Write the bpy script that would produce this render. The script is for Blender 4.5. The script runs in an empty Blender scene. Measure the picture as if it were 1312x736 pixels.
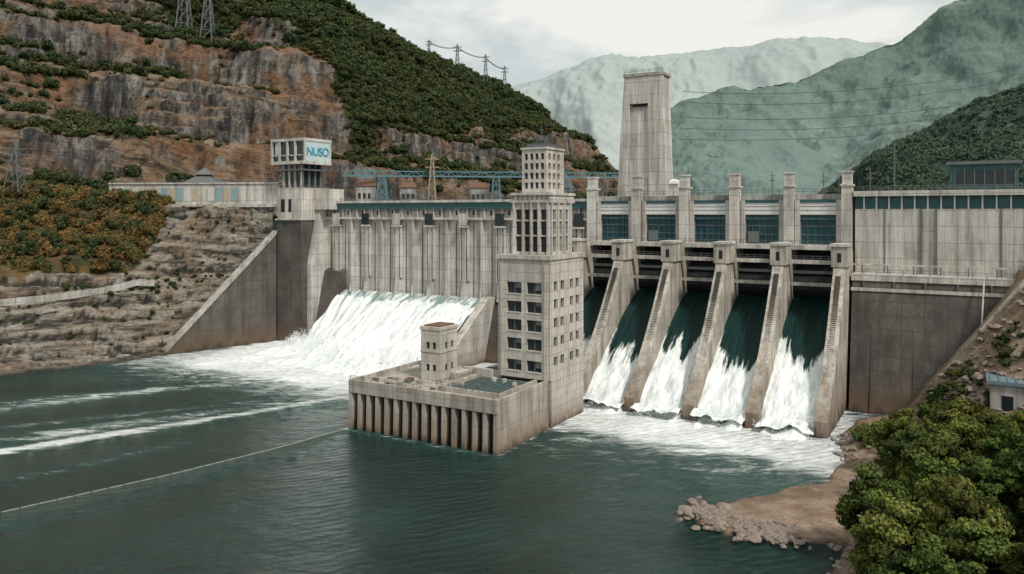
import bpy, math, random, bmesh
import numpy as np
from mathutils import Vector, Matrix
random.seed(7); rng=np.random.default_rng(11)
scene=bpy.context.scene
TH=math.radians(30.4); CO,SI=math.cos(TH),math.sin(TH)
OX,OY=51.8,233.5
def P(u,v): return (OX+u*CO+v*SI, OY-u*SI+v*CO)
# ------------------------------------------------------------ noise
def _h(ix,iy,iz):
    n=(ix*374761393+iy*668265263+iz*2147483647+1013904223)&0xffffffff
    n=((n^(n>>13))*1274126177)&0xffffffff
    n=(n^(n>>16))&0xffffffff
    return n/4294967295.0
def vn(x,y,z):
    x=np.asarray(x,float);y=np.asarray(y,float)+0*x;z=np.asarray(z,float)+0*x
    xi=np.floor(x).astype(np.int64);yi=np.floor(y).astype(np.int64);zi=np.floor(z).astype(np.int64)
    fx,fy,fz=x-xi,y-yi,z-zi
    fx=fx*fx*(3-2*fx);fy=fy*fy*(3-2*fy);fz=fz*fz*(3-2*fz)
    r=0
    for dx in (0,1):
        for dy in (0,1):
            for dz in (0,1):
                w=(fx if dx else 1-fx)*(fy if dy else 1-fy)*(fz if dz else 1-fz)
                r=r+w*_h(xi+dx,yi+dy,zi+dz)
    return r*2-1
def fbm(x,y,z,o=4,g=.5):
    r=0;a=1;t=0;f=1.0
    for i in range(o):
        r=r+a*vn(np.asarray(x)*f+i*17.3,np.asarray(y)*f+i*5.1,np.asarray(z)*f+i*9.7);t+=a;a*=g;f*=2.03
    return r/t
def ss(a,b,x):
    t=np.clip((x-a)/(b-a),0,1);return t*t*(3-2*t)
# ------------------------------------------------------------ node helpers
class M:
    def __init__(s,name):
        s.m=bpy.data.materials.new(name);s.m.use_nodes=True;s.nt=s.m.node_tree;s.nt.nodes.clear()
        s.out=s.n('ShaderNodeOutputMaterial');s.b=s.n('ShaderNodeBsdfPrincipled')
        s.l(s.b.outputs[0],s.out.inputs[0])
    def n(s,t): return s.nt.nodes.new(t)
    def l(s,a,b): s.nt.links.new(a,b)
    def set(s,sock,v):
        if isinstance(v,bpy.types.NodeSocket): s.l(v,sock)
        elif isinstance(v,tuple) and len(v)==3 and len(sock.default_value)==4: sock.default_value=(*v,1)
        else: sock.default_value=v
    def P(s,k,v): s.set(s.b.inputs[k],v)
    def obj(s): return s.n('ShaderNodeTexCoord').outputs['Object']
    def pos(s): return s.n('ShaderNodeNewGeometry').outputs['Position']
    def mp(s,v,sc=(1,1,1),rot=(0,0,0)):
        a=s.n('ShaderNodeMapping');s.l(v,a.inputs[0]);a.inputs['Scale'].default_value=sc;a.inputs['Rotation'].default_value=rot;return a.outputs[0]
    def noise(s,v,sc=1,d=4,r=.55,dist=0):
        a=s.n('ShaderNodeTexNoise');s.l(v,a.inputs['Vector']);a.inputs['Scale'].default_value=sc;a.inputs['Detail'].default_value=d
        a.inputs['Roughness'].default_value=r;a.inputs['Distortion'].default_value=dist;return a.outputs[0]
    def ramp(s,f,st):
        a=s.n('ShaderNodeValToRGB');s.l(f,a.inputs[0]);e=a.color_ramp.elements
        while len(e)<len(st): e.new(.5)
        for i,(p,c) in enumerate(st):
            e[i].position=p;e[i].color=(*c,1) if isinstance(c,tuple) else (c,c,c,1)
        return a.outputs[0]
    def mix(s,f,a,b,bl='MIX'):
        x=s.n('ShaderNodeMix');x.data_type='RGBA';x.blend_type=bl
        s.set(x.inputs[0],f);s.set(x.inputs[6],a);s.set(x.inputs[7],b);return x.outputs[2]
    def ma(s,op,a,b=0.0,c=0.0):
        x=s.n('ShaderNodeMath');x.operation=op;s.set(x.inputs[0],a);s.set(x.inputs[1],b);s.set(x.inputs[2],c);return x.outputs[0]
    def mr(s,v,a,b,c=0.0,d=1.0):
        x=s.n('ShaderNodeMapRange');s.set(x.inputs[0],v)
        for i,k in enumerate((a,b,c,d)): x.inputs[i+1].default_value=k
        return x.outputs[0]
    def sep(s,v):
        x=s.n('ShaderNodeSeparateXYZ');s.l(v,x.inputs[0]);return x.outputs
    def comb(s,a,b,c):
        x=s.n('ShaderNodeCombineXYZ');s.set(x.inputs[0],a);s.set(x.inputs[1],b);s.set(x.inputs[2],c);return x.outputs[0]
    def attr(s,n):
        x=s.n('ShaderNodeAttribute');x.attribute_name=n;return x.outputs['Fac']
    def bump(s,h,st=.5,dist=.3):
        x=s.n('ShaderNodeBump');s.l(h,x.inputs['Height']);x.inputs['Strength'].default_value=st;x.inputs['Distance'].default_value=dist
        s.l(x.outputs[0],s.b.inputs['Normal'])
def concrete(name,c1,c2,streak=.5,pu=6.,pz=4.,line=.5,damph=7.,lw=.03,dampc=(.13,.075,.042)):
    s=M(name);tc=s.n('ShaderNodeTexCoord');o=tc.outputs['Object'];N=s.sep(tc.outputs['Normal']);X=s.sep(o)
    col=s.mix(s.ramp(s.noise(o,.09,7,.65),[(.35,0.),(.65,1.)]),c1,c2)
    cell=s.comb(s.ma('FLOOR',s.ma('DIVIDE',s.ma('ADD',X[0],1.37),pu)),s.ma('FLOOR',s.ma('DIVIDE',s.ma('ADD',X[1],1.37),pu)),s.ma('FLOOR',s.ma('DIVIDE',X[2],pz)))
    w=s.n('ShaderNodeTexWhiteNoise');s.l(cell,w.inputs[0])
    col=s.mix(1.,col,s.ramp(w.outputs[0],[(0.,.88),(1.,1.05)]),'MULTIPLY')
    st=s.ramp(s.noise(s.mp(o,(.4,.4,.03)),1.,7,.7),[(.42,(1.,1.,1.)),(.64,(.28,.26,.235))])
    col=s.mix(streak,col,s.mix(1.,col,st,'MULTIPLY'))
    st2=s.ramp(s.noise(s.mp(o,(1.8,1.8,.07)),1.,4,.6),[(.34,(.50,.475,.44)),(.50,(1.,1.,1.))])
    col=s.mix(streak,col,s.mix(1.,col,st2,'MULTIPLY'))
    bl=s.ramp(s.noise(s.mp(o,(.25,.25,.16)),1.,8,.75),[(.50,(1.,1.,1.)),(.64,(.62,.56,.49))])
    col=s.mix(streak,col,s.mix(1.,col,bl,'MULTIPLY'))
    col=s.mix(1.,col,s.ramp(s.noise(o,2.2,5,.7),[(.3,.88),(.7,1.06)]),'MULTIPLY')
    def ln(c,p,off,na):
        a=s.ma('FRACT',s.ma('DIVIDE',s.ma('ADD',c,off),p));a=s.ma('LESS_THAN',a,lw*6/p)
        return s.ma('MULTIPLY',a,s.ma('LESS_THAN',s.ma('ABSOLUTE',na),.7))
    L=s.ma('MAXIMUM',s.ma('MAXIMUM',ln(X[0],pu,1.37,N[0]),ln(X[1],pu,1.37,N[1])),ln(X[2],pz,0.,N[2]))
    col=s.mix(s.ma('MULTIPLY',L,line),col,(.06,.052,.045))
    zz=s.ma('ADD',X[2],s.ma('MULTIPLY',s.ma('SUBTRACT',s.noise(s.mp(o,(.4,.4,.1)),1,4),.5),damph))
    d=s.mr(zz,-.5,damph,.8,0.)
    col=s.mix(d,col,dampc)
    d2=s.mr(zz,-.5,1.6,.85,0.)
    col=s.mix(d2,col,(.035,.028,.022))
    s.P('Base Color',col);s.P('Roughness',.85)
    s.bump(s.ma('SUBTRACT',s.noise(o,1.2,6,.7),L),.35,.15);return s.m
def plain(name,c,r=.6,metal=0.,var=.25,sc=.6):
    s=M(name);o=s.obj();k=s.ramp(s.noise(o,sc,5,.65),[(.3,1-var),(.7,1.)])
    s.P('Base Color',s.mix(1.,c,k,'MULTIPLY'));s.P('Roughness',r);s.P('Metallic',metal);return s.m
C_light=concrete('concrete_light',(.65,.625,.585),(.55,.525,.485),.55,6,4.2,.45,6)
C_build=concrete('concrete_building',(.62,.58,.525),(.53,.495,.445),.38,2.2,2.1,.5,6,.02)
C_mid=concrete('concrete_mid',(.54,.52,.49),(.42,.40,.37),.6,8,5,.35,9)
C_pier=concrete('concrete_pier',(.58,.54,.48),(.44,.41,.36),.7,50,4.5,.22,14)
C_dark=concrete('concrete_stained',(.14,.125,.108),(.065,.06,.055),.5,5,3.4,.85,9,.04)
C_plat=concrete('concrete_platform',(.52,.475,.415),(.39,.355,.31),.6,5,5,.3,6,.03,(.22,.135,.08))
DARK=plain('dark_recess',(.014,.016,.018),.9)
GLASS=plain('dark_glass',(.02,.027,.032),.15,0,.3,.3)
GATE=plain('gate_steel',(.012,.018,.021),.6,0,.5,.5)
TEALG=plain('teal_glass',(.010,.07,.10),.18,0,.6,.25)
TEAL=plain('teal_paint',(.03,.11,.12),.5,0,.4)
BLUE=plain('blue_paint',(.03,.32,.46),.5)
WHITE=plain('white_panel',(.70,.70,.67),.55,0,.18)
STEEL=plain('steel_grey',(.16,.17,.17),.5,.3)
STEELB=plain('steel_blue',(.10,.22,.26),.5,.1)
GREEND=plain('green_deck',(.02,.10,.095),.45,0,.5,.3)
RUST=plain('rust_brown',(.16,.08,.045),.8)
def rockmat(name):
    s=M(name);p=s.pos()
    X=s.sep(p);z=s.ma('ADD',X[2],s.ma('MULTIPLY',s.noise(p,.015,4),24.))
    z=s.ma('ADD',z,s.ma('MULTIPLY',X[0],.16))
    sv=s.comb(s.ma('MULTIPLY',X[0],.025),s.ma('MULTIPLY',X[1],.025),s.ma('MULTIPLY',z,.33))
    st=s.noise(sv,1.,10,.74)
    c=s.ramp(st,[(.36,(.028,.022,.018)),(.44,(.125,.085,.058)),(.50,(.245,.163,.105)),(.57,(.36,.275,.195)),(.70,(.28,.24,.195))])
    g=s.ramp(s.noise(s.mp(p,(.16,.16,.012),(0,.30,0)),1.,10,.74),[(.38,(.030,.033,.034)),(.47,(.12,.113,.105)),(.55,(.27,.25,.225)),(.66,(.43,.40,.36))])
    gm=s.ma('ADD',s.attr('steep'),s.ma('MULTIPLY',s.ma('SUBTRACT',s.noise(p,.016,5,.6),.5),4.8))
    c=s.mix(s.ramp(gm,[(.56,0.),(.76,1.)]),c,g)
    c=s.mix(s.ramp(s.noise(p,.03,7,.75),[(.50,0.),(.58,.70)]),c,(.31,.165,.085))
    c=s.mix(s.ramp(s.noise(p,.25,8,.8),[(.52,0.),(.60,.75)]),c,(.035,.034,.028))
    c=s.mix(s.ma('MULTIPLY',s.attr('cav'),.9),c,(.022,.02,.018))  # crevice shade painted into the rock colour from the cavity mask
    v=s.ma('ADD',s.attr('veg'),s.ma('MULTIPLY',s.ma('SUBTRACT',s.noise(p,.10,8,.78),.5),1.8))
    vc=s.mix(s.ramp(s.noise(p,.07,6,.7),[(.35,0.),(.65,1.)]),(.024,.045,.018),(.07,.088,.03))
    c=s.mix(s.ramp(v,[(.43,0.),(.51,1.)]),c,vc)
    s.P('Base Color',c);s.P('Roughness',.95);s.P('Specular IOR Level',.15)
    s.bump(s.ma('ADD',st,s.noise(p,.35,9,.78)),1.,3.);return s.m
ROCK=rockmat('cliff_rock')
def masonry():
    s=M('terraced_rock');p=s.pos();X=s.sep(p)
    z=s.ma('ADD',X[2],s.ma('MULTIPLY',s.noise(p,.05,4),5.))
    st=s.noise(s.comb(s.ma('MULTIPLY',X[0],.06),s.ma('MULTIPLY',X[1],.06),s.ma('MULTIPLY',z,.55)),1.,8,.72)
    c=s.ramp(st,[(.38,(.03,.026,.022)),(.45,(.15,.128,.10)),(.52,(.30,.265,.215)),(.66,(.43,.40,.35))])
    c=s.mix(s.ramp(s.noise(p,.06,5),[(.5,0.),(.65,.65)]),c,(.24,.15,.09))
    c=s.mix(s.ramp(s.noise(p,.5,7,.8),[(.52,0.),(.60,.7)]),c,(.05,.045,.035))
    c=s.mix(s.ma('MULTIPLY',s.attr('cav'),1.),c,(.02,.018,.015))  # shade in the ledge hollows painted into the colour
    v=s.ma('ADD',s.attr('veg'),s.ma('MULTIPLY',s.ma('SUBTRACT',s.noise(p,.15,7,.75),.5),1.5))
    c=s.mix(s.ramp(v,[(.42,0.),(.55,1.)]),c,s.mix(s.ramp(s.noise(p,.08,4),[(.4,0.),(.6,1.)]),(.05,.055,.018),(.17,.10,.035)))
    c=s.mix(s.mr(X[2],.2,2.,.8,0.),c,(.03,.028,.022))
    s.P('Base Color',c);s.P('Roughness',.9);s.bump(s.ma('ADD',st,s.noise(p,.7,7,.75)),1.,1.2);return s.m
MASON=masonry()
def soil():
    s=M('muddy_ground');p=s.pos()
    c=s.ramp(s.noise(p,.12,9,.72),[(.3,(.12,.08,.052)),(.48,(.27,.185,.12)),(.7,(.44,.35,.26))])
    c=s.mix(s.ramp(s.noise(p,.7,7,.8),[(.52,0.),(.62,.6)]),c,(.08,.06,.04))
    v=s.ma('ADD',s.attr('veg'),s.ma('MULTIPLY',s.ma('SUBTRACT',s.noise(p,.2,7,.75),.5),1.3))
    c=s.mix(s.ramp(v,[(.42,0.),(.55,1.)]),c,(.035,.05,.016))
    c=s.mix(s.mr(s.sep(p)[2],.1,.8,.8,0.),c,(.05,.035,.022))
    s.P('Base Color',c);s.P('Roughness',.85);s.bump(s.noise(p,.8,8,.75),.9,.8);return s.m
SOIL=soil()
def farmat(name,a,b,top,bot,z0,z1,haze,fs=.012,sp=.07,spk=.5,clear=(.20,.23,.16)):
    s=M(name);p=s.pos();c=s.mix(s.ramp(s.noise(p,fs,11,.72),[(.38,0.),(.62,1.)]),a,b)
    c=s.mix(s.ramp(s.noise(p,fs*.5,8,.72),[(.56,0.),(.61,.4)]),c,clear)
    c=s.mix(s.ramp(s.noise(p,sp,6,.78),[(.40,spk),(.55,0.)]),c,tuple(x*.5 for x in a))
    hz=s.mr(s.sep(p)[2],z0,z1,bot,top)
    c=s.mix(hz,c,haze);s.P('Base Color',c);s.P('Roughness',1.);s.P('Specular IOR Level',0.)  # distance haze painted into the base colour, thicker lower down
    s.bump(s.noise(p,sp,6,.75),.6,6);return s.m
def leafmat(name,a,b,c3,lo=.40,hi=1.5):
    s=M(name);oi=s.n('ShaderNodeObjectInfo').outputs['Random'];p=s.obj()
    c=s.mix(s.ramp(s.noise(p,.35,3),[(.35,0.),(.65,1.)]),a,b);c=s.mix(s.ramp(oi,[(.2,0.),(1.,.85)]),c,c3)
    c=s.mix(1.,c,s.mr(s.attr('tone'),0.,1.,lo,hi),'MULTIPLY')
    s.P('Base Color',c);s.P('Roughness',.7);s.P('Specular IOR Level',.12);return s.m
LEAF=leafmat('leaves_green',(.030,.058,.014),(.090,.12,.024),(.12,.125,.028))
LEAFH=leafmat('leaves_hill',(.026,.048,.020),(.055,.078,.027),(.085,.088,.03))
LEAFO=leafmat('leaves_autumn',(.12,.085,.03),(.24,.13,.045),(.09,.085,.03))
LEAFN=leafmat('leaves_near_mountain',(.052,.088,.062),(.078,.118,.078),(.09,.125,.082),.8,1.2)  # leaf colours include painted distance haze, with tone contrast reduced
BARK=plain('bark',(.07,.05,.035),.9)
def water():
    s=M('river_water');p=s.pos();f=s.attr('foam')
    base=s.mix(s.ramp(s.noise(p,.02,4),[(.35,0.),(.65,1.)]),(.006,.026,.022),(.012,.038,.032))
    fo=s.ma('ADD',f,s.ma('MULTIPLY',s.ma('SUBTRACT',s.noise(s.mp(p,(.07,.24,.2),(0,0,-.45)),1.,11,.78,1.8),.5),2.0))
    fm=s.ramp(fo,[(.42,0.),(.56,.32),(.80,1.)])
    fm=s.ma('MULTIPLY',fm,s.mr(f,.02,.15))
    fc=s.ramp(s.noise(p,.5,6,.7),[(.3,(.52,.58,.57)),(.6,(.82,.84,.83))])
    base=s.mix(s.mr(f,.0,.9,0.,.6),base,(.045,.14,.125))
    s.P('Base Color',s.mix(fm,base,fc));s.P('Roughness',s.mr(fm,0,1,.08,.7));s.P('Specular IOR Level',.28)
    patch=s.mr(s.noise(p,.018,4,.6),.38,.62,.35,1.7)
    h=s.ma('ADD',s.noise(s.mp(p,(.5,1.0,1),(0,0,.4)),.8,7,.70,.5),s.ma('MULTIPLY',s.noise(s.mp(p,(.22,.5,1),(0,0,-.3)),.5,4,.5,.6),1.8))
    wv=s.n('ShaderNodeTexWave');s.l(s.mp(p,(1,1,1),(0,0,1.1)),wv.inputs[0]);wv.inputs['Scale'].default_value=.16;wv.inputs['Distortion'].default_value=7;wv.inputs['Detail'].default_value=3
    wv.inputs['Detail Scale'].default_value=.6
    h=s.ma('ADD',h,s.ma('MULTIPLY',wv.outputs['Fac'],.20))
    s.bump(s.ma('MULTIPLY',h,patch),1.,1.1);return s.m
WATER=water()
def fallmat(name,green):
    s=M(name);o=s.obj();f=s.attr('foam')
    st=s.noise(s.mp(o,(1.1,.14,.09)),1.,9,.7,.5)
    fo=s.ma('ADD',f,s.ma('MULTIPLY',s.ma('SUBTRACT',st,.5),1.8))
    m=s.ramp(fo,[(.40,0.),(.62,1.)])
    wc=s.ramp(s.noise(s.mp(o,(.7,.2,.15)),1.,8,.72),[(.34,(.48,.55,.55)),(.55,(.82,.84,.83))])
    gc=s.mix(s.ramp(s.noise(s.mp(o,(.9,.05,.05)),1.,6,.7),[(.42,0.),(.75,.6)]),green,(.022,.075,.070))
    s.P('Base Color',s.mix(m,gc,wc));s.P('Roughness',s.mr(m,0,1,.3,.85));s.P('Specular IOR Level',.15)
    s.bump(s.ma('ADD',st,s.noise(o,.8,6,.7)),.5,.5);return s.m
FALL=fallmat('white_water',(.22,.30,.29))
CHUTE=fallmat('chute_water',(.003,.018,.017))
# ------------------------------------------------------------ mesh builder
class MB:
    def __init__(s): s.v=[];s.f=[];s.m=[]
    def hexa(s,p,mi=0):
        b=len(s.v);s.v+=[tuple(q) for q in p]
        for q in ((0,3,2,1),(4,5,6,7),(0,1,5,4),(1,2,6,5),(2,3,7,6),(3,0,4,7)): s.f.append(tuple(b+i for i in q));s.m.append(mi)
    def box(s,x0,x1,y0,y1,z0,z1,mi=0):
        s.hexa([(x0,y0,z0),(x1,y0,z0),(x1,y1,z0),(x0,y1,z0),(x0,y0,z1),(x1,y0,z1),(x1,y1,z1),(x0,y1,z1)],mi)
    def fru(s,a,z0,b,z1,mi=0):
        s.hexa([(a[0],a[2],z0),(a[1],a[2],z0),(a[1],a[3],z0),(a[0],a[3],z0),(b[0],b[2],z1),(b[1],b[2],z1),(b[1],b[3],z1),(b[0],b[3],z1)],mi)
    def prism(s,prof,x0,x1,mi=0):
        b=len(s.v);n=len(prof)
        s.v+=[(x0,y,z) for y,z in prof]+[(x1,y,z) for y,z in prof]
        s.f.append(tuple(range(b,b+n)));s.m.append(mi);s.f.append(tuple(range(b+2*n-1,b+n-1,-1)));s.m.append(mi)
        for i in range(n):
            j=(i+1)%n;s.f.append((b+i,b+n+i,b+n+j,b+j));s.m.append(mi)
    def beam(s,p,q,w,mi=0,h=None):
        p=Vector(p);q=Vector(q);d=(q-p).normalized();up=Vector((0,0,1)) if abs(d.z)<.95 else Vector((1,0,0))
        a=d.cross(up).normalized()*w/2;c=a.cross(d).normalized()*(h or w)/2
        s.hexa([p-a-c,p+a-c,p+a+c,p-a+c,q-a-c,q+a-c,q+a+c,q-a+c],mi)
    def rail(s,p,q,h=1.1,mi=0,step=2.5,w=.12):
        p=Vector(p);q=Vector(q);L=(q-p).length;n=max(1,int(L/step))
        for i in range(n+1):
            a=p.lerp(q,i/n);s.beam(a,a+Vector((0,0,h)),w,mi)
        for k in (.5,1.): s.beam(p+Vector((0,0,h*k)),q+Vector((0,0,h*k)),w*.8,mi)
    def facade(s,ax,pl,t,a0,a1,z0,z1,xs,zs,mi=0):
        def bx(a,b,c,d):
            if b-a<1e-4 or d-c<1e-4: return
            if ax==0: s.box(a,b,pl,pl+t,c,d,mi)
            else: s.box(pl-t,pl,a,b,c,d,mi)
        cur=a0
        for (x0,x1) in xs:
            bx(cur,x0,z0,z1);c=z0
            for (y0,y1) in zs: bx(x0,x1,c,y0);c=y1
            bx(x0,x1,c,z1);cur=x1
        bx(cur,a1,z0,z1)
    def obj(s,name,mats,dam=True,parent=None,bev=0):
        me=bpy.data.meshes.new(name);me.from_pydata(s.v,[],s.f)
        for m in mats: me.materials.append(m)
        me.polygons.foreach_set('material_index',s.m);me.update()
        o=bpy.data.objects.new(name,me);scene.collection.objects.link(o)
        if dam: o.location=(OX,OY,0);o.rotation_euler=(0,0,-TH)
        if parent: o.parent=parent
        if bev:
            b=o.modifiers.new('b','BEVEL');b.width=bev;b.segments=1;b.limit_method='ANGLE'
        return o
def empty(name):
    o=bpy.data.objects.new(name,None);scene.collection.objects.link(o);return o
def gridobj(name,Pn,mat,attrs={},dam=False,smooth=True,parent=None):
    nu,nv=Pn.shape[:2];idx=np.arange(nu*nv).reshape(nu,nv)
    f=np.stack([idx[:-1,:-1],idx[1:,:-1],idx[1:,1:],idx[:-1,1:]],-1).reshape(-1,4)
    me=bpy.data.meshes.new(name);me.vertices.add(nu*nv);me.vertices.foreach_set('co',Pn.reshape(-1).astype(np.float32))
    me.loops.add(f.size);me.loops.foreach_set('vertex_index',f.reshape(-1).astype(np.int32))
    me.polygons.add(len(f));me.polygons.foreach_set('loop_start',np.arange(0,f.size,4,dtype=np.int32))
    me.update(calc_edges=True)
    me.polygons.foreach_set('use_smooth',np.full(len(f),smooth))
    for k,a in attrs.items():
        at=me.attributes.new(k,'FLOAT','POINT');at.data.foreach_set('value',a.reshape(-1).astype(np.float32))
    me.materials.append(mat)
    o=bpy.data.objects.new(name,me);scene.collection.objects.link(o)
    if dam: o.location=(OX,OY,0);o.rotation_euler=(0,0,-TH)
    if parent:o.parent=parent
    return o
def loft(st,nu,nv,sm=0):
    st=np.array(st,float);S,R,_=st.shape
    us=np.linspace(0,S-1,nu);vs=np.linspace(0,R-1,nv)
    A=np.zeros((nu,R,3))
    for r in range(R):
        for c in range(3): A[:,r,c]=np.interp(us,np.arange(S),st[:,r,c])
    if sm:
        k=np.ones(sm)/sm
        for r in range(R):
            for c in range(3):
                a=np.pad(A[:,r,c],(sm//2,sm-1-sm//2),mode='edge');A[:,r,c]=np.convolve(a,k,'valid')
    B=np.zeros((nu,nv,3))
    for i in range(nu):
        for c in range(3): B[i,:,c]=np.interp(vs,np.arange(R),A[i,:,c])
    return B
def normals(G):
    du=np.gradient(G,axis=0);dv=np.gradient(G,axis=1);n=np.cross(du,dv);n/=np.linalg.norm(n,axis=2,keepdims=True)+1e-9
    n*=np.where(n[...,2:3]<0,-1,1);return n
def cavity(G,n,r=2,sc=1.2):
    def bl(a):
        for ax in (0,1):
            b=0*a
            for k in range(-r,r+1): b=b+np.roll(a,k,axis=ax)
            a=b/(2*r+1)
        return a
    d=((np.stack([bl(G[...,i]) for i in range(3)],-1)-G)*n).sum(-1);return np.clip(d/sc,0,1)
# ------------------------------------------------------------ scatter
def scatter(name,pts,scales,protos):
    me=bpy.data.meshes.new(name);me.from_pydata([tuple(p) for p in pts],[],[])
    a=me.attributes.new('sc','FLOAT','POINT');a.data.foreach_set('value',np.array(scales,np.float32))
    a=me.attributes.new('rz','FLOAT','POINT');a.data.foreach_set('value',rng.uniform(0,6.28,len(pts)).astype(np.float32))
    o=bpy.data.objects.new(name,me);scene.collection.objects.link(o)
    col=bpy.data.collections.new(name+'_parts')
    for p in protos: col.objects.link(p)
    ng=bpy.data.node_groups.new(name,'GeometryNodeTree')
    ng.interface.new_socket('Geometry',in_out='INPUT',socket_type='NodeSocketGeometry')
    ng.interface.new_socket('Geometry',in_out='OUTPUT',socket_type='NodeSocketGeometry')
    N=ng.nodes.new;L=ng.links.new
    gi=N('NodeGroupInput');go=N('NodeGroupOutput');iop=N('GeometryNodeInstanceOnPoints');ci=N('GeometryNodeCollectionInfo')
    ci.inputs['Collection'].default_value=col;ci.inputs['Separate Children'].default_value=True;ci.inputs['Reset Children'].default_value=True
    a1=N('GeometryNodeInputNamedAttribute');a1.data_type='FLOAT';a1.inputs['Name'].default_value='sc'
    a2=N('GeometryNodeInputNamedAttribute');a2.data_type='FLOAT';a2.inputs['Name'].default_value='rz'
    cx=N('ShaderNodeCombineXYZ');L(a2.outputs[0],cx.inputs[2])
    m2p=N('GeometryNodeMeshToPoints')
    L(gi.outputs[0],m2p.inputs[0]);L(m2p.outputs[0],iop.inputs['Points']);L(ci.outputs[0],iop.inputs['Instance'])
    iop.inputs['Pick Instance'].default_value=True
    L(cx.outputs[0],iop.inputs['Rotation']);L(a1.outputs[0],iop.inputs['Scale']);L(iop.outputs[0],go.inputs[0])
    md=o.modifiers.new('gn','NODES');md.node_group=ng
    return o
def leafmesh(name,lobes,nper,size,mat,trunk=None,core=True,tv=.5):
    V=[];F=[];MI=[];T=[]
    for (cx,cy,cz,rx,rz_) in lobes:
        tone=.5+tv*rng.uniform(-.7,.7)
        d=rng.normal(size=(nper,3));d/=np.linalg.norm(d,axis=1,keepdims=True)
        r=rng.uniform(.70,1.18,(nper,1));c=np.array([cx,cy,cz])+d*r*np.array([rx,rx,rz_])
        nrm=d+rng.normal(size=(nper,3))*.55;nrm/=np.linalg.norm(nrm,axis=1,keepdims=True)
        t=np.cross(nrm,rng.normal(size=(nper,3)));t/=np.linalg.norm(t,axis=1,keepdims=True);b=np.cross(nrm,t)
        s=size*rng.uniform(.6,1.3,(nper,1))
        k=len(V)
        q=np.stack([c-t*s*.5,c+b*s*.35,c+t*s*.5,c-b*s*.35],1).reshape(-1,3)
        V+=q.tolist();F+=[(k+4*i,k+4*i+1,k+4*i+2,k+4*i+3) for i in range(nper)];MI+=[0]*nper
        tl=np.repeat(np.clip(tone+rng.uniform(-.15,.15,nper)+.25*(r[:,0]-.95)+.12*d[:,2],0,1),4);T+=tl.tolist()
        if core:
            k=len(V);nl,nr=8,5
            for i in range(nr+1):
                th=math.pi*i/nr
                for j in range(nl):
                    ph=6.283*j/nl;rr=.72*(1+.12*math.sin(ph*3+cx))
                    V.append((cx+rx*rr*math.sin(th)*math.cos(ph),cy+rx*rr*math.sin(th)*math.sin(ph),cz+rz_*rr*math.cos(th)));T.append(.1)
            for i in range(nr):
                for j in range(nl):
                    F.append((k+i*nl+j,k+i*nl+(j+1)%nl,k+(i+1)*nl+(j+1)%nl,k+(i+1)*nl+j));MI.append(0)
    if trunk:
        mb=MB()
        h=trunk
        mb.fru((-.32,.32,-.32,.32),-1,(-.2,.2,-.2,.2),h,0)
        for (cx,cy,cz,rx,rz_) in lobes[:9]: mb.beam((0,0,h*.7),(cx,cy,cz),.16)
        k=len(V);V+=mb.v;F+=[tuple(k+i for i in f) for f in mb.f];MI+=[1]*len(mb.f);T+=[.5]*len(mb.v)
    me=bpy.data.meshes.new(name);me.from_pydata(V,[],F);me.materials.append(mat);me.materials.append(BARK)
    me.polygons.foreach_set('material_index',MI)
    at=me.attributes.new('tone','FLOAT','POINT');at.data.foreach_set('value',np.array(T,np.float32))
    me.update();return me
def bushproto(name,mat,n=3,nper=34,size=.34):
    r=[]
    for i in range(n):
        lob=[(rng.uniform(-.6,.6),rng.uniform(-.6,.6),rng.uniform(.3,1.1),rng.uniform(.35,.65),rng.uniform(.35,.7)) for _ in range(5)]
        r.append(bpy.data.objects.new(name,leafmesh(name,lob,nper,size,mat)))
    return r
# ============================================================ DAM
dam=empty('concrete_dam')
mb=MB()
mb.box(-146,140,3.3,16,-6,53.5,0)
mb.box(-31.5,140,1.6,16.3,53.5,55,0)
mb.box(-146,-31.5,1.0,16.3,53.5,54,0)
mb.obj('dam_body',[C_mid],parent=dam)
mb=MB()
mb.box(47,140,-1,3,34,50.8,0)
mb.box(46.5,140,-2.2,3,54.2,55.6,0)
mb.box(47,140,-.6,3,50.8,54.2,1)
for u in np.arange(49,140,3.0): mb.box(u,u+.35,-1.05,-.6,50.8,54.2,2)
mb.box(63,65.5,-1.25,-1,34,50.8,5);mb.box(65.9,66.3,-1.3,-1,34,50.8,3);mb.box(62.3,62.7,-1.3,-1,34,50.8,3)
for u in (54,80,98): mb.box(u,u+.3,-1.2,-1,34,50.8,3)
mb.box(47,140,-9,3,32.4,34,0)
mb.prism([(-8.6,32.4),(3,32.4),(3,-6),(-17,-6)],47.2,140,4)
mb.box(47,140,-9.5,-8.7,29.8,30.6,0)
for u in np.arange(50,140,7.): mb.beam((u,-9.1,30.6),(u,-9.1,32.4),.4,3)
mb.rail((47,-8.8,34),(110,-8.8,34),1.3,3,3,.14)
mb.box(47,110,-5.2,-4.6,36.1,36.5,0)
for u in np.arange(49,110,6.): mb.box(u,u+.3,-5.1,-4.7,34,36.1,3)
mb.beam((75,-20,7),(76.5,-9.8,35),.3,0)
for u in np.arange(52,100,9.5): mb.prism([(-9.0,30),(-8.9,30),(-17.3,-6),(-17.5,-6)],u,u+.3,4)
mb.obj('right_wall',[C_light,TEAL,WHITE,STEEL,C_dark,C_mid],parent=dam)
mb=MB()
mb.rail((-31,-1.2,55.02),(46,-1.2,55.02),1.3,0,3.,.14);mb.rail((46,-2.0,55.62),(140,-2.0,55.62),1.2,0,3.,.14)
mb.rail((-144,.8,54.3),(-32,.8,54.3),1.2,0,3.,.12)
for u in np.arange(-140,138,14.): mb.beam((u,6,54),(u,6,60.5),.2);mb.beam((u,6,60.5),(u,4,60.8),.16)
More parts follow.
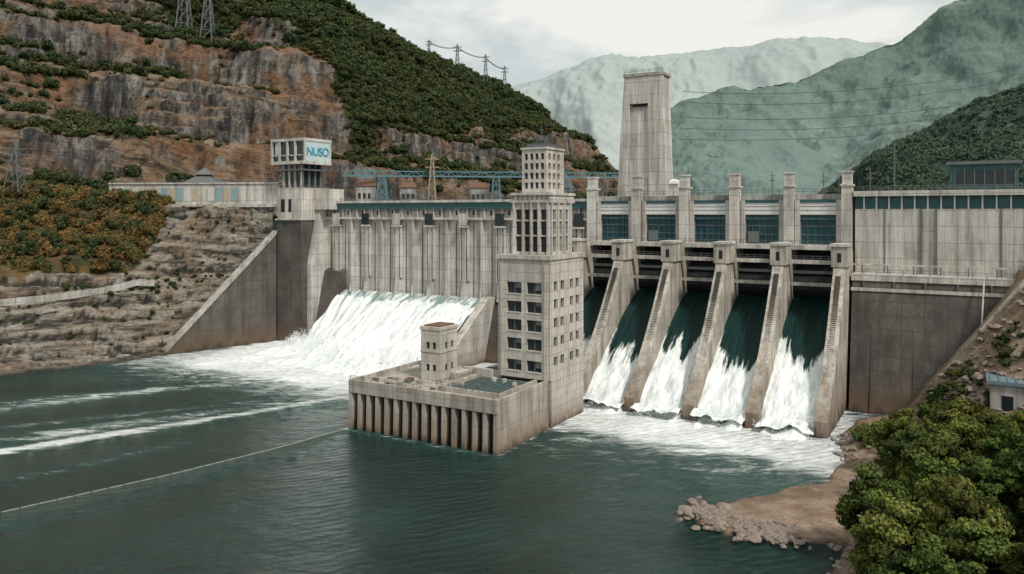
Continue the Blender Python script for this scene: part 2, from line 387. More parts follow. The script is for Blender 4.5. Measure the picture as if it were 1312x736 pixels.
mb.obj('crest_railing',[STEEL],parent=dam)
piers=[-30,-15,0,15,30,45]
mb=MB()
for k in range(5):
    a=piers[k]+1.5;b=piers[k+1]-1.5
    mb.box(a,b,1.2,3.2,40.4,53.4,0);mb.box(a,b,2.6,3.2,20,40.4,0)
    mb.box(a,a+1.3,-.6,1.2,41,53.4,1);mb.box(b-1.3,b,-.6,1.2,41,53.4,1)
    mb.box(a+1.3,b-1.3,-.3,1.2,49.3,52.6,2)
    mb.box(a+1.3,b-1.3,-.5,1.2,52.6,53.4,3)
    for z in (50.4,51.5): mb.box(a+1.3,b-1.3,-.36,-.3,z,z+.15,4)
    mb.box(a+1.3,b-1.3,.6,1.2,41,49.3,5)
    n=5
    for i in range(n+1):
        x=a+1.3+(b-a-2.6-.25)*i/n;mb.box(x,x+.25,.25,.6,41,49.3,3 if i%5 else 4)
    for z in (41.,43.6,46.): mb.box(a+1.31,b-1.31,.32,.6,z,z+.22,4)
    mb.box(a+1.3,b-1.3,-.2,.25,47.9,48.4,3)
    if k%2: mb.box(a+2,a+5,-.1,.2,41.3,44.5,4)
    mb.box(a,b,-5.5,1.2,39.8,41,1)
    mb.rail((a,-5.3,41),(b,-5.3,41),1.2,4,2.,.12)
    mb.box(a,b,-9.,-7.6,36.2,37.2,1)
    mb.rail((a,-8.9,37.2),(b,-8.9,37.2),1.1,4,2.,.12)
    mb.box(a,b,-3.2,-2.2,33.2,34.0,4)
    mb.box(a,b,-7.4,-6.2,30.2,31.1,7)
    pr=[];pr2=[]
    for i in range(9):
        t=i/8;z=25+10*t;y=-3.5+3.2*(t*2-1)**2
        pr.append((y,z));pr2.append((y+.5,z))
    mb.prism(pr+pr2[::-1],a+.02,b-.02,6)
    for i in range(4):
        x=a+1.0+(b-a-2.2)*i/3;mb.prism([(y-.3,z) for y,z in pr]+[(y+.01,z) for y,z in pr[::-1]],x,x+.2,6)
mb.obj('spillway_gates',[DARK,C_light,WHITE,TEAL,STEEL,TEALG,GATE,C_mid],parent=dam)
for u in piers:
    mb=MB()
    prof=[(1.,-6),(1.,39.5),(-9,39.5),(-9,36),(-15.5,36),(-16.5,34)]
    for i in range(1,10):
        t=i/10;prof.append((-16.5-27*t,34-30*t-2.2*math.sin(math.pi*t)))
    prof+=[(-43.5,4),(-44.2,3.6),(-44.2,-6)]
    mb.prism(prof,u-1.45,u+1.45,0)
    mb.box(u-1.95,u+1.95,-15.8,-8.7,36.01,41.2,0);mb.box(u-2.2,u+2.2,-16.1,-8.4,41.2,41.9,1)
    mb.box(u-1.3,u+1.3,-2.2,1.19,39.5,57.0,1);mb.box(u-1.6,u+1.6,-2.5,2.2,57.0,57.5,1)
    mb.box(u-1.2,u+1.2,-1.9,1.,57.5,60.6,1);mb.box(u-1.45,u+1.45,-2.1,1.2,60.6,61.1,1)
    n=80
    for i in range(n):
        t=i/n;y=-16.8-26.4*t;z=34-30*(t+.01)-2.2*math.sin(math.pi*t)
        mb.box(u-.75,u+.55,y-.2,y+.04,z-.3,z+.2,2)
    mb.box(u-.5,u+.5,-15.86,-15.8,37.3,39.6,3)
    mb.obj('spillway_pier_part',[C_pier,C_light,C_dark,DARK],parent=dam,bev=.08)
for k in range(5):
    a=piers[k]+1.4;b=piers[k+1]-1.4
    nu,nv=60,140
    U,S=np.meshgrid(np.linspace(a,b,nu),np.linspace(0,1,nv),indexing='ij')
    s=S*46;z=27.5*(1-(np.clip(s,0,40)/41)**1.35)-.8
    edge=(np.abs((U-(a+b)/2)/((b-a)/2)))
    nz=fbm(U*.35,s*.08,k*7.,4)
    start=20.5+4.*float(vn(k*3.7,1.3,0))+4.5*(1-edge)+8*nz
    f=ss(-5,9,s-start)*1.05
    f=np.maximum(f,ss(.80,1.0,edge)*ss(6,26,s)*.75)
    z=z+f*(.7*fbm(U*.5,s*.3,k*5.,4)+1.7*ss(24,38,s)*(1+.8*fbm(U*.3,s*.2,k*2.,3)))
    z=np.maximum(z,-.6+f*.8*(1+fbm(U*.4,s*.4,3.,3)))
    gridobj('chute_water',np.stack([U,-s-1.5,z],-1),CHUTE,{'foam':f},dam=True,parent=dam)
# left dam wall
mb=MB()
mb.box(-144,-31.6,0,3,18,47.3,0)
mb.box(-146,-31.6,-1.6,3,47.3,48.1,1)
mb.box(-146,-31.6,.4,3,48.1,51.2,0)
mb.box(-146,-31.6,-1.0,3,51.2,53.4,2);mb.box(-146,-31.6,-1.6,3,53.4,54.3,1)
for u in np.arange(-143,-33,3.6): mb.box(u,u+.5,-.6,.4,48.1,51.2,1)
for u in np.arange(-141,-33,7.2): mb.box(u,u+1.6,.3,.4,48.9,50.6,3)
for i,u in enumerate(np.arange(-138,-33,7.4)):
    w=.35 if i%2 else .8
    mb.prism([(-0.0,19.5),(0,47.3),(-1.3,47.3),(-1.3,24),(-2.4,19.5)],u-w,u+w,1)
    if i%2==0:
        mb.box(u-2.0,u+2.0,-2.2,-.0,44.6,45.2,1);mb.box(u-1.7,u-1.3,-1.2,-.0,26,44.6,0);mb.box(u+1.3,u+1.7,-1.2,-.0,26,44.6,0);mb.box(u-1.7,u+1.7,-1.9,-1.61,45.4,49.5,3 if i%4 else 1)
for u in np.arange(-142,-33,3.7): mb.box(u,u+.1,-.25,0,20,46,3)
mb.box(-144,-33,-1,0,17.5,19.4,4)
mb.prism([(3,21),(-5,21),(-33,1.5),(-34,-6),(3,-6)],-69,-66,0)
mb.prism([(3,19),(-2,18.5),(-10,-6),(3,-6)],-66,-31.6,5)
mb.prism([(0,53.3),(-4,51),(-9,30),(-9,-6),(0,-6)],-145.9,-143.8,1)
mb.prism([(0,28),(-2.,27),(-10,-6),(0,-6)],-143.8,-134,5)
mb.obj('left_wall',[C_light,C_light,TEAL,GLASS,DARK,C_dark],parent=dam)
# falls
nu,nv=380,170
A,S=np.meshgrid(np.linspace(0,1,nu),np.linspace(0,1,nv),indexing='ij')
U=(-134-8*S)+( -69.2-(-134-8*S))*A
L=16+20*ss(0,.5,A)+2.5*fbm(A*9,0*A,0*A+4.,3)
s=S*L*1.35
q=np.clip(s/L,0,1.35)
z=20.3*(1-np.clip(q,0,1)**1.35)
z=np.where(q>.86,np.minimum(z,20.3*(1-.86**1.35)*np.exp(-(q-.86)*7)),z)
rid=np.abs(vn(U*.45,0*U,0*U))
notch=(np.abs((U+138)%14.8-7.4)<.8)
f=.98-.5*ss(.0,.25,1-S*6)-.5*np.where(notch,1,0)*ss(.7,.1,S)-.25*ss(.75,1.,S)
z=z+(1.0*fbm(U*.6,s*.18,1.,5)+.9*(rid-.4))*ss(0,.15,S)*ss(1.,.8,S)+ss(.4,.7,S)*ss(1.,.75,S)*3.2*(.6+fbm(U*.22,s*.25,9.,4))
z=z-.4*ss(.8,1,S)
z=np.maximum(z,-.5)
gridobj('spillway_falls',np.stack([U,-s-.2,z],-1),FALL,{'foam':f},dam=True)
def boil(name,u0,u1,v0,v1,h,seed,fr=.22):
    U,V=np.meshgrid(np.linspace(u0,u1,int((u1-u0)*1.6)),np.linspace(v0,v1,int((v1-v0)*1.6)),indexing='ij')
    e=ss(0,.15,(U-u0)/(u1-u0))*ss(0,.15,(u1-U)/(u1-u0))*ss(0,.5,(V-v0)/(v1-v0))*ss(0,.2,(v1-V)/(v1-v0))
    z=-1.0+e*(h*(.7+1.2*fbm(U*fr,V*fr,seed,4)))+e*.3
    gridobj(name,np.stack([U,V,z],-1),FALL,{'foam':.55+.45*e},dam=True)
for k in range(5): boil('foaming_water',piers[k]+1.4,piers[k+1]-1.4,-53,-36,2.8,k*3.+1)
boil('foaming_water',-152,-66,-54,-14,2.8,77.,.13)
SPR=M('spray_white');SPR.P('Base Color',(.80,.83,.83));SPR.P('Roughness',.8)
def drop(n):
    bm=bmesh.new()
    for j in range(14):
        c=rng.normal(size=3)*np.array([.9,.9,.7]);r=rng.uniform(.06,.22)
        bmesh.ops.create_icosphere(bm,subdivisions=1,radius=r,matrix=Matrix.Translation(c))
    me=bpy.data.meshes.new('spray');bm.to_mesh(me);bm.free();me.materials.append(SPR.m);return bpy.data.objects.new('spray',me)
pts=[];sc_=[]
for i in range(4600):
    uu=random.uniform(-147,-69);vv_=-(15+18*min(1,max(0,(uu+140)/35)))+random.gauss(0,5)
    x,y=P(uu,vv_);pts.append((x,y,abs(random.gauss(0,1.9))+.2));sc_.append(random.uniform(.3,1.0))
for i in range(2800):
    k=random.randrange(5);uu=random.uniform(piers[k]+1.8,piers[k+1]-1.8);vv_=random.gauss(-39,4)
    x,y=P(uu,vv_);pts.append((x,y,abs(random.gauss(0,1.6))+.3+max(0,(vv_+37)*.8)));sc_.append(random.uniform(.25,.75))
scatter('water_spray',np.array(pts),sc_,[drop(i) for i in range(4)])
# tall tower behind dam
mb=MB()
c0=(-27.5,-10.5,13,22);c1=(-25.2,-12.0,14,21.4)
def lp(a,b,t): return a+(b-a)*t
mb.fru((c0[0]+.3,c0[1]-.3,c0[2]+1.2,c0[3]),53,(c1[0]+.3,c1[1]-.3,c1[2]+1.0,c1[3]),94.5,0)
def strip(x0,x1,X0,X1,z0,z1,fr,mi=0):
    t0=(z0-53)/41.5;t1=(z1-53)/41.5
    y0=lp(c0[2],c1[2],t0)-fr;y1=lp(c0[2],c1[2],t1)-fr
    mb.fru((x0,x1,y0,lp(c0[2]+1.25,c1[2]+1.05,t0)),z0,(X0,X1,y1,lp(c0[2]+1.25,c1[2]+1.05,t1)),z1,mi)
zt=85.5;tt=(zt-53)/41.5
strip(c0[0],-24.6,lp(c0[0],c1[0],tt),-23.2,53,zt,0)
strip(-16.2,c0[1],-16.8,lp(c0[1],c1[1],tt),53,zt,0)
strip(lp(c0[0],c1[0],tt),lp(c0[1],c1[1],tt),c1[0],c1[1],zt,94.5,0)
mb.box(c1[0]-.3,c1[1]+.3,c1[2]-.3,c1[3]+.3,94.5,95.5,1)
mb.box(-22.4,-17.6,14.2,14.9,84.6,85.48,2)
mb.rail((c1[0],c1[2],95.5),(c1[1],c1[2],95.5),1.1,2,2)
mb.obj('concrete_shaft_tower',[C_light,C_mid,DARK],bev=.1)
mb=MB()
mb.box(-6.2,-3.4,3.6,6,55.05,58.6,0)
for i in range(6):
    a=i/6*math.pi/2;b=(i+1)/6*math.pi/2
    mb.fru((-4.8-1.5*math.cos(a),-4.8+1.5*math.cos(a),4.5-1.5*math.cos(a),4.5+1.5*math.cos(a)),58.6+1.6*math.sin(a),(-4.8-1.5*math.cos(b),-4.8+1.5*math.cos(b),4.5-1.5*math.cos(b),4.5+1.5*math.cos(b)),58.6+1.6*math.sin(b),0)
mb.obj('domed_kiosk',[WHITE])
mb=MB()
mb.box(69,84,4,12,55.05,62.2,0);mb.box(68.2,84.8,3.2,12.8,62.2,63.0,1);mb.box(70,83,3.9,4,57,60.5,2)
for u in np.arange(70,84,2.2): mb.box(u,u+.2,3.8,3.9,56,61.5,1)
mb.rail((66,2.5,55.6),(90,2.5,55.6),1.3,1)
mb.obj('crest_control_building',[TEAL,STEEL,GLASS])
def pylon(name,x,y,z,h,w,mat,arms=2,dam=False,th=.22):
    mb=MB();n=max(4,int(h/(w*.9)));prev=None
    for i in range(n+1):
        t=i/n;r=w/2*(1-.82*t);c=[(x+sx*r,y+sy*r,z+h*t) for sx,sy in ((-1,-1),(1,-1),(1,1),(-1,1))]
        if prev:
            for j in range(4):
                mb.beam(prev[j],c[j],th);mb.beam(prev[j],c[(j+1)%4],th*.7);mb.beam(c[j],c[(j+1)%4],th*.7)
        prev=c
    for a in range(arms):
        zz=z+h*(.78+.14*a);mb.beam((x-w*.8,y,zz),(x+w*.8,y,zz),th*1.2)
    return mb.obj(name,[mat],dam=dam)
pylon('lattice_pylon',92,10,55,15,5,STEEL,3,True,.25);pylon('lattice_pylon',96,14,55,12,4,STEEL,2,True,.25)
for u,h in ((56,14),(-1,9),(24,7),(38,6),(50,7)):
    mb=MB()
    mb.beam((u,6,54),(u,6,55+h),.25);mb.beam((u-1,6,55+h*.8),(u+1,6,55+h*.8),.15);mb.beam((u-.6,6,55+h*.6),(u+.6,6,55+h*.6),.35)
    mb.obj('mast_pole',[STEEL])
# ============================================================ CENTRAL POWERHOUSE TOWER
ph=empty('powerhouse_tower')
mb=MB()
u0,u1,v0,v1=-24,-10,-68,-50
rows=[(12.6,15.2),(17.6,20.3),(22.0,24.7),(26.4,29.0),(30.8,33.5)]
mb.box(u0+.6,u1-.6,v0+.6,v1-.62,-6,38.2,1)
mb.facade(0,v0,.6,u0,u1,11.02,38.9,[(-21.6,-17.6),(-16.2,-12.2)],rows)
r2=[(14,16.2),(18.6,20.8),(23.,25.2),(27.4,29.6),(31.6,33.8)]
mb.facade(1,u1,.6,v0+.61,v1,-6,38.9,[(-66,-64.2),(-62.6,-60.8),(-57.6,-55.8),(-54.4,-52.6)],r2)
mb.box(u0,u0+.6,v0+.61,v1,-6,38.9,0);mb.box(u0+.61,u1-.61,v1-.6,v1,-6,38.9,0)
mb.box(u0-.35,u1+.35,v0-.35,v1+.35,38.9,39.9,0)
for (z0,z1) in rows:
    for x in (-21.6,-16.2):
        mb.box(x+1.9,x+2.05,v0+.35,v0+.58,z0,z1,2);mb.box(x,x+4,v0-.12,v0-.002,z0-.25,z0,0)
        if random.random()<.5: mb.box(x+2.2,x+3.9,v0+.45,v0+.59,z0+random.uniform(.8,1.6),z1,6)
mb.box(-23.4,-22.6,v0-.25,v0-.002,11.1,38,0);mb.box(-11.5,-10.7,v0-.25,v0-.002,11.1,38,0)
a0,a1,b0,b1=-21,-11.2,-66,-54
mb.box(a0+.71,a1-.71,b0+.71,b1-.71,39.95,52.9,1)
mb.facade(0,b0,.7,a0,a1,39.92,53.0,[(-20.3,-18.6),(-18.0,-16.4),(-15.8,-14.2),(-13.6,-11.9)],[(40.6,44.2),(44.6,47.8),(48.2,50.6)])
mb.facade(1,a1,.7,b0+.71,b1,39.92,53.0,[(-64.6,-62.6),(-61.4,-59.4),(-58.2,-56.2)],[(40.6,44.2),(44.6,47.8),(48.2,50.6)])
mb.box(a0,a0+.7,b0+.71,b1,39.92,53,0);mb.box(a0+.71,a1-.71,b1-.7,b1,39.92,53,0)
for x in (-20.9,-18.42,-16.2,-14.12,-11.75): mb.box(x,x+.5,b0-.45,b0-.002,39.95,52.2,3)
for y in (-65.6,-62.3,-59.1,-55.6): mb.box(a1+.002,a1+.45,y,y+.6,39.95,52.2,3)
mb.box(a0-.5,a1+.5,b0-.5,b1+.5,52.2,52.9,0);mb.box(a0-.3,a1+.3,b0-.3,b1+.3,53.0,54.0,0);mb.box(a0-.6,a1+.6,b0-.6,b1+.6,54.,54.6,3)
for y in np.arange(a0,a1,1.3): mb.box(y,y+.4,b0-.45,b0-.3,53.05,53.95,2)
c0_,c1_,d0,d1=-19.7,-13,-64,-55
mb.box(c0_+.51,c1_-.51,d0+.51,d1-.51,54.6,64.9,1)
zs=[(55.6,57.1),(57.9,59.4),(60.2,61.7),(62.5,64.0)]
mb.facade(0,d0,.5,c0_,c1_,54.6,65,[(-19.0,-18.1),(-17.5,-16.6),(-16.1,-15.2),(-14.6,-13.7)],zs)
mb.facade(1,c1_,.5,d0+.51,d1,54.6,65,[(-63,-61.8),(-60.6,-59.4),(-58.2,-57.0)],zs)
mb.box(c0_,c0_+.5,d0+.51,d1,54.6,65,0);mb.box(c0_+.51,c1_-.51,d1-.5,d1,54.6,65,0)
mb.box(c0_-.3,c1_+.3,d0-.3,d1+.3,65,65.5,3);mb.box(c0_+1,c1_-1,d0+1,d1-1,65.5,66.4,2)
mb.beam((-16.5,-60,66.4),(-16.5,-60,71),.15,4);mb.beam((-18,-60,66.4),(-18,-60,69),.12,4);mb.beam((-15,-60,66.4),(-15,-60,68.6),.12,4);mb.beam((-18,-60,68.2),(-15,-60,68.2),.12,4)
mb.rail((c0_,d0,65.5),(c1_,d0,65.5),.9,4,1.5,.1);mb.rail((c1_,d0,65.5),(c1_,d1,65.5),.9,4,1.5,.1)
mb.obj('tower_body',[C_build,GLASS,STEEL,C_light,STEEL,STEEL,plain('window_blind',(.16,.16,.15),.7)],parent=ph)
# platform
pl=empty('river_platform')
mb=MB()
U0,U1,V0,V1=-50.5,-10.2,-91,-68.4
mb.box(U0+1.1,U1,V0+1.7,V1,-6,8.4,0)
mb.box(U0,U1+.02,V0,V1,8.4,10.3,0)
mb.box(U0+1,-24.2,V1,-60,-6,10.3,0)
mb.box(U0,U1+.02,V0,V0+.5,10.3,11.3,0);mb.box(U1-.5,U1+.02,V0+.5,V1,10.3,11.3,0);mb.box(U0,U0+.5,V0+.5,-60,10.3,11.3,0)
n=16
for i in range(n):
    x=U0+ (U1-U0-1.)*i/(n-1);mb.prism([(V0+1.6,-6),(V0+1.6,8.39),(V0+.15,8.39),(V0-.1,-6)],x,x+.9,2)
mb.box(U0+.02,U1-.02,V0+1.55,V0+1.69,-6,8.38,1)  # near-black sheet paints in the shade between the fins
mb.box(U1-1.2,U1+.015,V0+.4,V0+1.6,-6,8.39,0)
mb.box(-28,-13.5,-85,-69.5,10.3,10.45,4)
mb.box(-29,-28,-85.5,-69,10.3,11.2,2);mb.box(-13.5,-12.8,-85.5,-69,10.3,11.2,2);mb.box(-28,-13.5,-86,-85,10.3,11.2,2)
for x in np.arange(-27,-14,1.6): mb.box(x,x+.2,-84.6,-70,10.45,10.75,5)
mb.rail((-29.2,-86,11.2),(-13,-86,11.2),1.1,5,1.6,.1);mb.rail((-29.2,-86,11.2),(-29.2,-69,11.2),1.1,5,1.6,.1)
mb.rail((U0+.3,V0+.3,11.3),(-30,V0+.3,11.3),.9,5,2,.08)
mb.box(-38.4,-33.4,-78.7,-72.3,10.3,22.2,6);mb.facade(0,-79,.3,-38.7,-33.1,10.32,22.3,[(-37.2,-36.2),(-35.4,-34.4)],[(12.6,14.2),(17.8,19.4)],7)
mb.facade(1,-33.1,.3,-78.7,-72,10.32,22.3,[(-77,-76),(-74.6,-73.6)],[(12.6,14.2),(17.8,19.4)],7)
mb.box(-38.7,-38.4,-78.7,-72,10.32,22.3,7);mb.box(-38.4,-33.4,-72.3,-72,10.32,22.3,7)
mb.box(-38.9,-32.9,-79.2,-71.8,22.3,23.0,7);mb.box(-38.2,-33.6,-78.5,-72.5,23.0,23.3,8)
mb.box(-38.85,-32.95,-79.15,-71.85,17,17.3,7)
mb.box(-32.5,-24.5,-70,-69.4,10.3,12.6,7);mb.box(-32.8,-30,-75,-70.2,10.3,12.0,7)
for i in range(22):
    x=random.uniform(-48,-30);y=random.uniform(-88,-81);s_=random.uniform(.3,1.0)
    mb.box(x,x+s_*1.6,y,y+s_,10.3,10.3+s_*.8,random.choice([5,7,2,8]))
for i in range(6):
    x=random.uniform(-27,-15);y=random.uniform(-83,-72);mb.box(x,x+.9,y,y+.6,10.45,11.4,random.choice([5,7]))
mb.box(-46,-42,-70,-66,10.3,12.4,7)
for x in (-48,-45): mb.beam((x,-66,10.3),(x,-66,15),.25,8)
mb.beam((-48,-66,15),(-45,-66,15),.25,8);mb.beam((-48,-66,13),(-45,-66,13),.2,8)
mb.obj('platform_body',[C_plat,DARK,C_plat,STEEL,GREEND,STEEL,GLASS,C_build,RUST],parent=pl)
# ============================================================ LEFT CONTROL TOWER
ct=empty('control_tower')
mb=MB()
mb.box(-159,-146,-12,3,-6,46.9,0);mb.box(-158.8,-146.2,-11.8,2.8,47.5,59.4,1)
mb.box(-159.6,-145.6,-12.6,3.2,46.9,47.5,1)
mb.box(-146.19,-138,-5,2.79,51,59.0,1)
mb.box(-157,-155,-11.86,-11.8,50,55,3);mb.box(-153,-151.5,-11.86,-11.8,50,55,3)
mb.box(-157,-147.5,-10,0,59.4,68.4,3)
for x in (-157.4,-154.4,-151.4,-148.0): mb.box(x,x+.9,-10.5,-10.01,59.4,68.4,1)
for y in (-10.49,-7.2,-4.,-.9): mb.box(-147.49,-147.0,y,y+.9,59.4,68.4,4)
mb.box(-161,-145,-12,2,66.,66.5,4)
mb.box(-162,-144,-12.5,2.2,68.4,69.6,1)
mb.box(-161.2,-144.8,-11.7,1.4,69.6,77.2,3)
mb.box(-162,-144,-12.5,2.2,77.2,78.3,1)
for x in (-162,-157.8,-153.6,-149.4,-144.8): mb.box(x,x+.8,-12.4,-11.71,69.6,77.2,1)
for y in (-12.4,1.3): mb.box(-144.79,-144.05,y,y+.8,69.6,77.2,1)
mb.box(-144.79,-144.3,-11.6,1.3,69.6,77.2,5)
mb.box(-161.99,-144.9,-12.2,-11.72,71.6,72.0,1);mb.box(-160,-157,-11.9,-11.72,72.2,76.8,5)
mb.rail((-161.8,-12.3,78.3),(-144.2,-12.3,78.3),1,4,2);mb.beam((-155,-5,78),(-155,-5,83),.2,4)
mb.rail((-161,-11.8,59.4),(-147,-11.8,59.4),1,4,2);mb.rail((-146,-11.8,59.4),(-146,2,59.4),1,4,2)
mb.obj('tower_shell',[C_dark,C_light,C_mid,GLASS,STEEL,plain('pale_blue_panel',(.50,.62,.65),.5)],parent=ct)
tx=bpy.data.curves.new('sign_letters','FONT');tx.body='NUSO';tx.size=4.6;tx.extrude=.12;tx.space_character=.92;tx.materials.append(BLUE)
to=bpy.data.objects.new('sign_letters',tx);scene.collection.objects.link(to);to.parent=ct
R=Matrix.Rotation(-TH,4,'Z')@Matrix.Rotation(math.pi/2,4,'Z')@Matrix.Rotation(math.pi/2,4,'X')
px_,py_=P(-144.12,-11.2);to.matrix_world=Matrix.Translation((px_,py_,71.8))@R
mb=MB()
A0=Vector((-91.5,303,0));A1=Vector((-121,272,0));d=(A1-A0).normalized();nn=Vector((d.y,-d.x,0))
if nn.x<0: nn=-nn
N_=14
for i in range(N_):
    t0,t1=i/N_,(i+1)/N_;p=A0.lerp(A1,t0);q=A0.lerp(A1,t1);h0=41*(1-t0)+.5;h1=41*(1-t1)+.5
    w=nn*2.2
    mb.hexa([p,q,q-w,p-w,p+Vector((0,0,h0)),q+Vector((0,0,h1)),q-w+Vector((0,0,h1)),p-w+Vector((0,0,h0))],0)
    e=nn*.5
    mb.hexa([p+e+Vector((0,0,h0)),q+e+Vector((0,0,h1)),q-w-e+Vector((0,0,h1)),p-w-e+Vector((0,0,h0)),p+e+Vector((0,0,h0+1.4)),q+e+Vector((0,0,h1+1.4)),q-w-e+Vector((0,0,h1+1.4)),p-w-e+Vector((0,0,h0+1.4))],1)
mb.v=[(x,y,z-(4 if abs(z)<1e-6 else 0)) for x,y,z in mb.v]
mb.obj('wing_wall',[C_dark,C_mid],dam=False)
mb=MB()
a=Vector((-92,309,0));b=Vector((-171,331,0));d=(b-a);L=d.length;d.normalize();n=Vector((-d.y,d.x,0))
if n.y>0:n=-n
seg=22
for i in range(seg):
    p=a+d*(L*i/seg);q=a+d*(L*(i+1)/seg-.12);zt=61.0+.6*(i/seg)
    mb.hexa([(p.x,p.y,50),(q.x,q.y,50),(q.x,q.y+2,50),(p.x,p.y+2,50),(p.x,p.y,zt),(q.x,q.y,zt),(q.x,q.y+2,zt),(p.x,p.y+2,zt)],0)
    if 4<i<21 and i not in (9,15):
        e=n*.15;mi=[2,3,1,1,3,2,1][i%7]
        P0=p+d*.3+e;Q0=q-d*.3+e
        mb.hexa([(P0.x,P0.y,54.5),(Q0.x,Q0.y,54.5),(Q0.x,Q0.y+.5,54.5),(P0.x,P0.y+.5,54.5),(P0.x,P0.y,60),(Q0.x,Q0.y,60),(Q0.x,Q0.y+.5,60),(P0.x,P0.y+.5,60)],mi)
mb.hexa([(a.x,a.y-.5,61.2),(b.x,b.y-.5,61.8),(b.x,b.y+2.5,61.8),(a.x,a.y+2.5,61.2),(a.x,a.y-.5,61.8),(b.x,b.y-.5,62.4),(b.x,b.y+2.5,62.4),(a.x,a.y+2.5,61.8)],0)
mb.hexa([(a.x,a.y-1.5,52),(b.x,b.y-1.5,52),(b.x,b.y+1,52),(a.x,a.y+1,52),(a.x,a.y-1.5,53.3),(b.x,b.y-1.5,53.3),(b.x,b.y+1,53.3),(a.x,a.y+1,53.3)],0)
mb.rail((a.x,a.y+1,61.8),(b.x,b.y+1,62.4),1.2,4,3)
mb.obj('panel_wall',[C_light,plain('tan_panel',(.46,.39,.30),.7),plain('blue_panel',(.24,.36,.38),.6),plain('white_tile',(.58,.57,.53),.6),STEEL],dam=False)
# ============================================================ TERRAIN
st=[
 [(-300,60,-6),(-305,75,14),(-312,90,16),(-380,180,62),(-400,230,66)],
 [(-215,178,-6),(-226,196,19),(-234,210,20),(-290,285,60),(-300,310,64)],
 [(-152,235,-6),(-166,254,19),(-173,266,20),(-208,313,58),(-215,335,60)],
 [(-128,252,-6),(-143,280,22),(-148,290,23),(-168,324,54),(-172,345,54)],
 [(-117,271,-6),(-127,292,23),(-129,296,25),(-138,319,53),(-140,340,54)],
 [(-103,290,-6),(-108,302,24),(-109,304,26),(-112,313,53),(-112,335,54)],
 [(-91,302,-6),(-93,306,24),(-93.5,307,26),(-94,309,53),(-92,335,54)],
]
G=loft(st,520,280,25);X,Y,Z=G[...,0],G[...,1],G[...,2]
def terrace(z,step,a,b,off):
    q=(z+off)/step;k=np.floor(q);return (k+ss(a,b,q-k))*step-off
off=2.5*fbm(X*.025,Y*.025,0,3)+X*.05
lim=ss(-92,-99,X)*ss(1,5,Z)*ss(60,50,Z)
mz=np.clip(.75+.7*fbm(X*.05,Y*.05,Z*.05,3),0,1)
G[...,2]=Z+(terrace(Z,5.2,.40,.72,off)-Z)*lim*mz
n=normals(G);Z=G[...,2]
D=2.4*fbm(X*.07,Y*.07,Z*.1,5)+1.4*fbm(X*.3,Y*.3,Z*.6,4)
G=G+n*(D*ss(-92,-100,X))[...,None]
n=normals(G)
vv=np.linspace(0,4,280)[None,:]+0*X
veg=ss(-136,-148,X)*ss(2.0,2.4,vv)*.9+.15*ss(-130,-150,X)
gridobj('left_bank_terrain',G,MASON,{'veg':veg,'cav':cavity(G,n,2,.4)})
iv=np.where((veg>.5)&(Z<70)&(X>-260));sel=rng.choice(len(iv[0]),1700,replace=False)
pts=G[iv[0][sel],iv[1][sel]]
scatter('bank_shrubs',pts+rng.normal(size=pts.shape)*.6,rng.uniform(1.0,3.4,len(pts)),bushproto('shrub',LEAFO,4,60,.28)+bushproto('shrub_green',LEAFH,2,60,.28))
iv=np.where((veg<.3)&(Z<52)&(Z>3)&(X>-200)&(X<-100));sel=rng.choice(len(iv[0]),150,replace=False)
pts=G[iv[0][sel],iv[1][sel]];scatter('ledge_grass_tufts',pts,rng.uniform(.5,1.5,len(pts)),bushproto('tuft',LEAFH,2))
mb=MB()
bp=[(-214,190,20.2),(-196,216,20.2),(-172,250,20.2),(-166,256,20.4),(-152,268,21.2),(-143,279,22.5),(-136,283,24.5),(-131,286,24)]
for a_,b_ in zip(bp[:-1],bp[1:]):
    mb.beam((a_[0],a_[1],a_[2]),(b_[0],b_[1],b_[2]),.8,0,2.2)
mb.obj('bank_parapet',[C_mid],dam=False)
# hill
foot=[(-420,240,50),(-300,315,52),(-225,340,52),(-170,352,52),(-120,365,52),(-85,385,52),(-60,410,50),(-35,440,50),(0,470,50),(45,500,50),(95,560,48),(135,680,48)]
ridge=[(-560,480,270),(-440,540,290),(-330,560,285),(-240,560,255),(-170,540,226),(-117,520,190),(-87,560,174),(-52,600,164),(-10,640,156),(30,680,128),(96,720,92),(150,760,46)]
st=[]
for f_,r_ in zip(foot,ridge):
    f_=np.array(f_,float);r_=np.array(r_,float);row=[f_+np.array([0,-14,-4]),f_]
    for t,hh in ((.18,.22),(.26,.30),(.42,.50),(.52,.60),(.72,.80),(1,1)):
        p=f_+(r_-f_)*t;p[2]=f_[2]+(r_[2]-f_[2])*hh;row.append(p)
    b=r_+np.array([30,220,0]);b[2]=40;row.append(b);st.append(row)
nv=380
G=loft(st,680,nv,31);X,Y,Z=G[...,0],G[...,1],G[...,2]
tt=np.linspace(0,8,nv)[None,:]+0*X
am=ss(0.,2.,tt)
n=normals(G)
D=am*(24*fbm(X*.010,Y*.008,Z*.004,4)+10*fbm(X*.03,Y*.03,Z*.015,4))*(1-.55*ss(6.2,7,tt))
G=G+n*D[...,None];X,Y,Z=G[...,0],G[...,1],G[...,2]
zth=108+58*ss(-70,-150,X)+28*fbm(X*.012,Y*.012,Z*.012,4)+8*ss(-30,20,X)-16*ss(-110,-80,X)*ss(-20,-50,X)
rocky=ss(zth+22,zth-8,Z)
off=X*.16+12*fbm(X*.008,Y*.008,0,3)
m1=np.clip(.75+.9*fbm(X*.015,Y*.015,Z*.01,3),0,1)
G[...,2]=Z+(terrace(Z,30,.42,.74,off+60)-Z)*am*(.25+.65*rocky)*m1*ss(7.2,6.6,tt)
Z=G[...,2]
m2=np.clip(.6+1.1*fbm(X*.04,Y*.04,Z*.03,3),0,1)
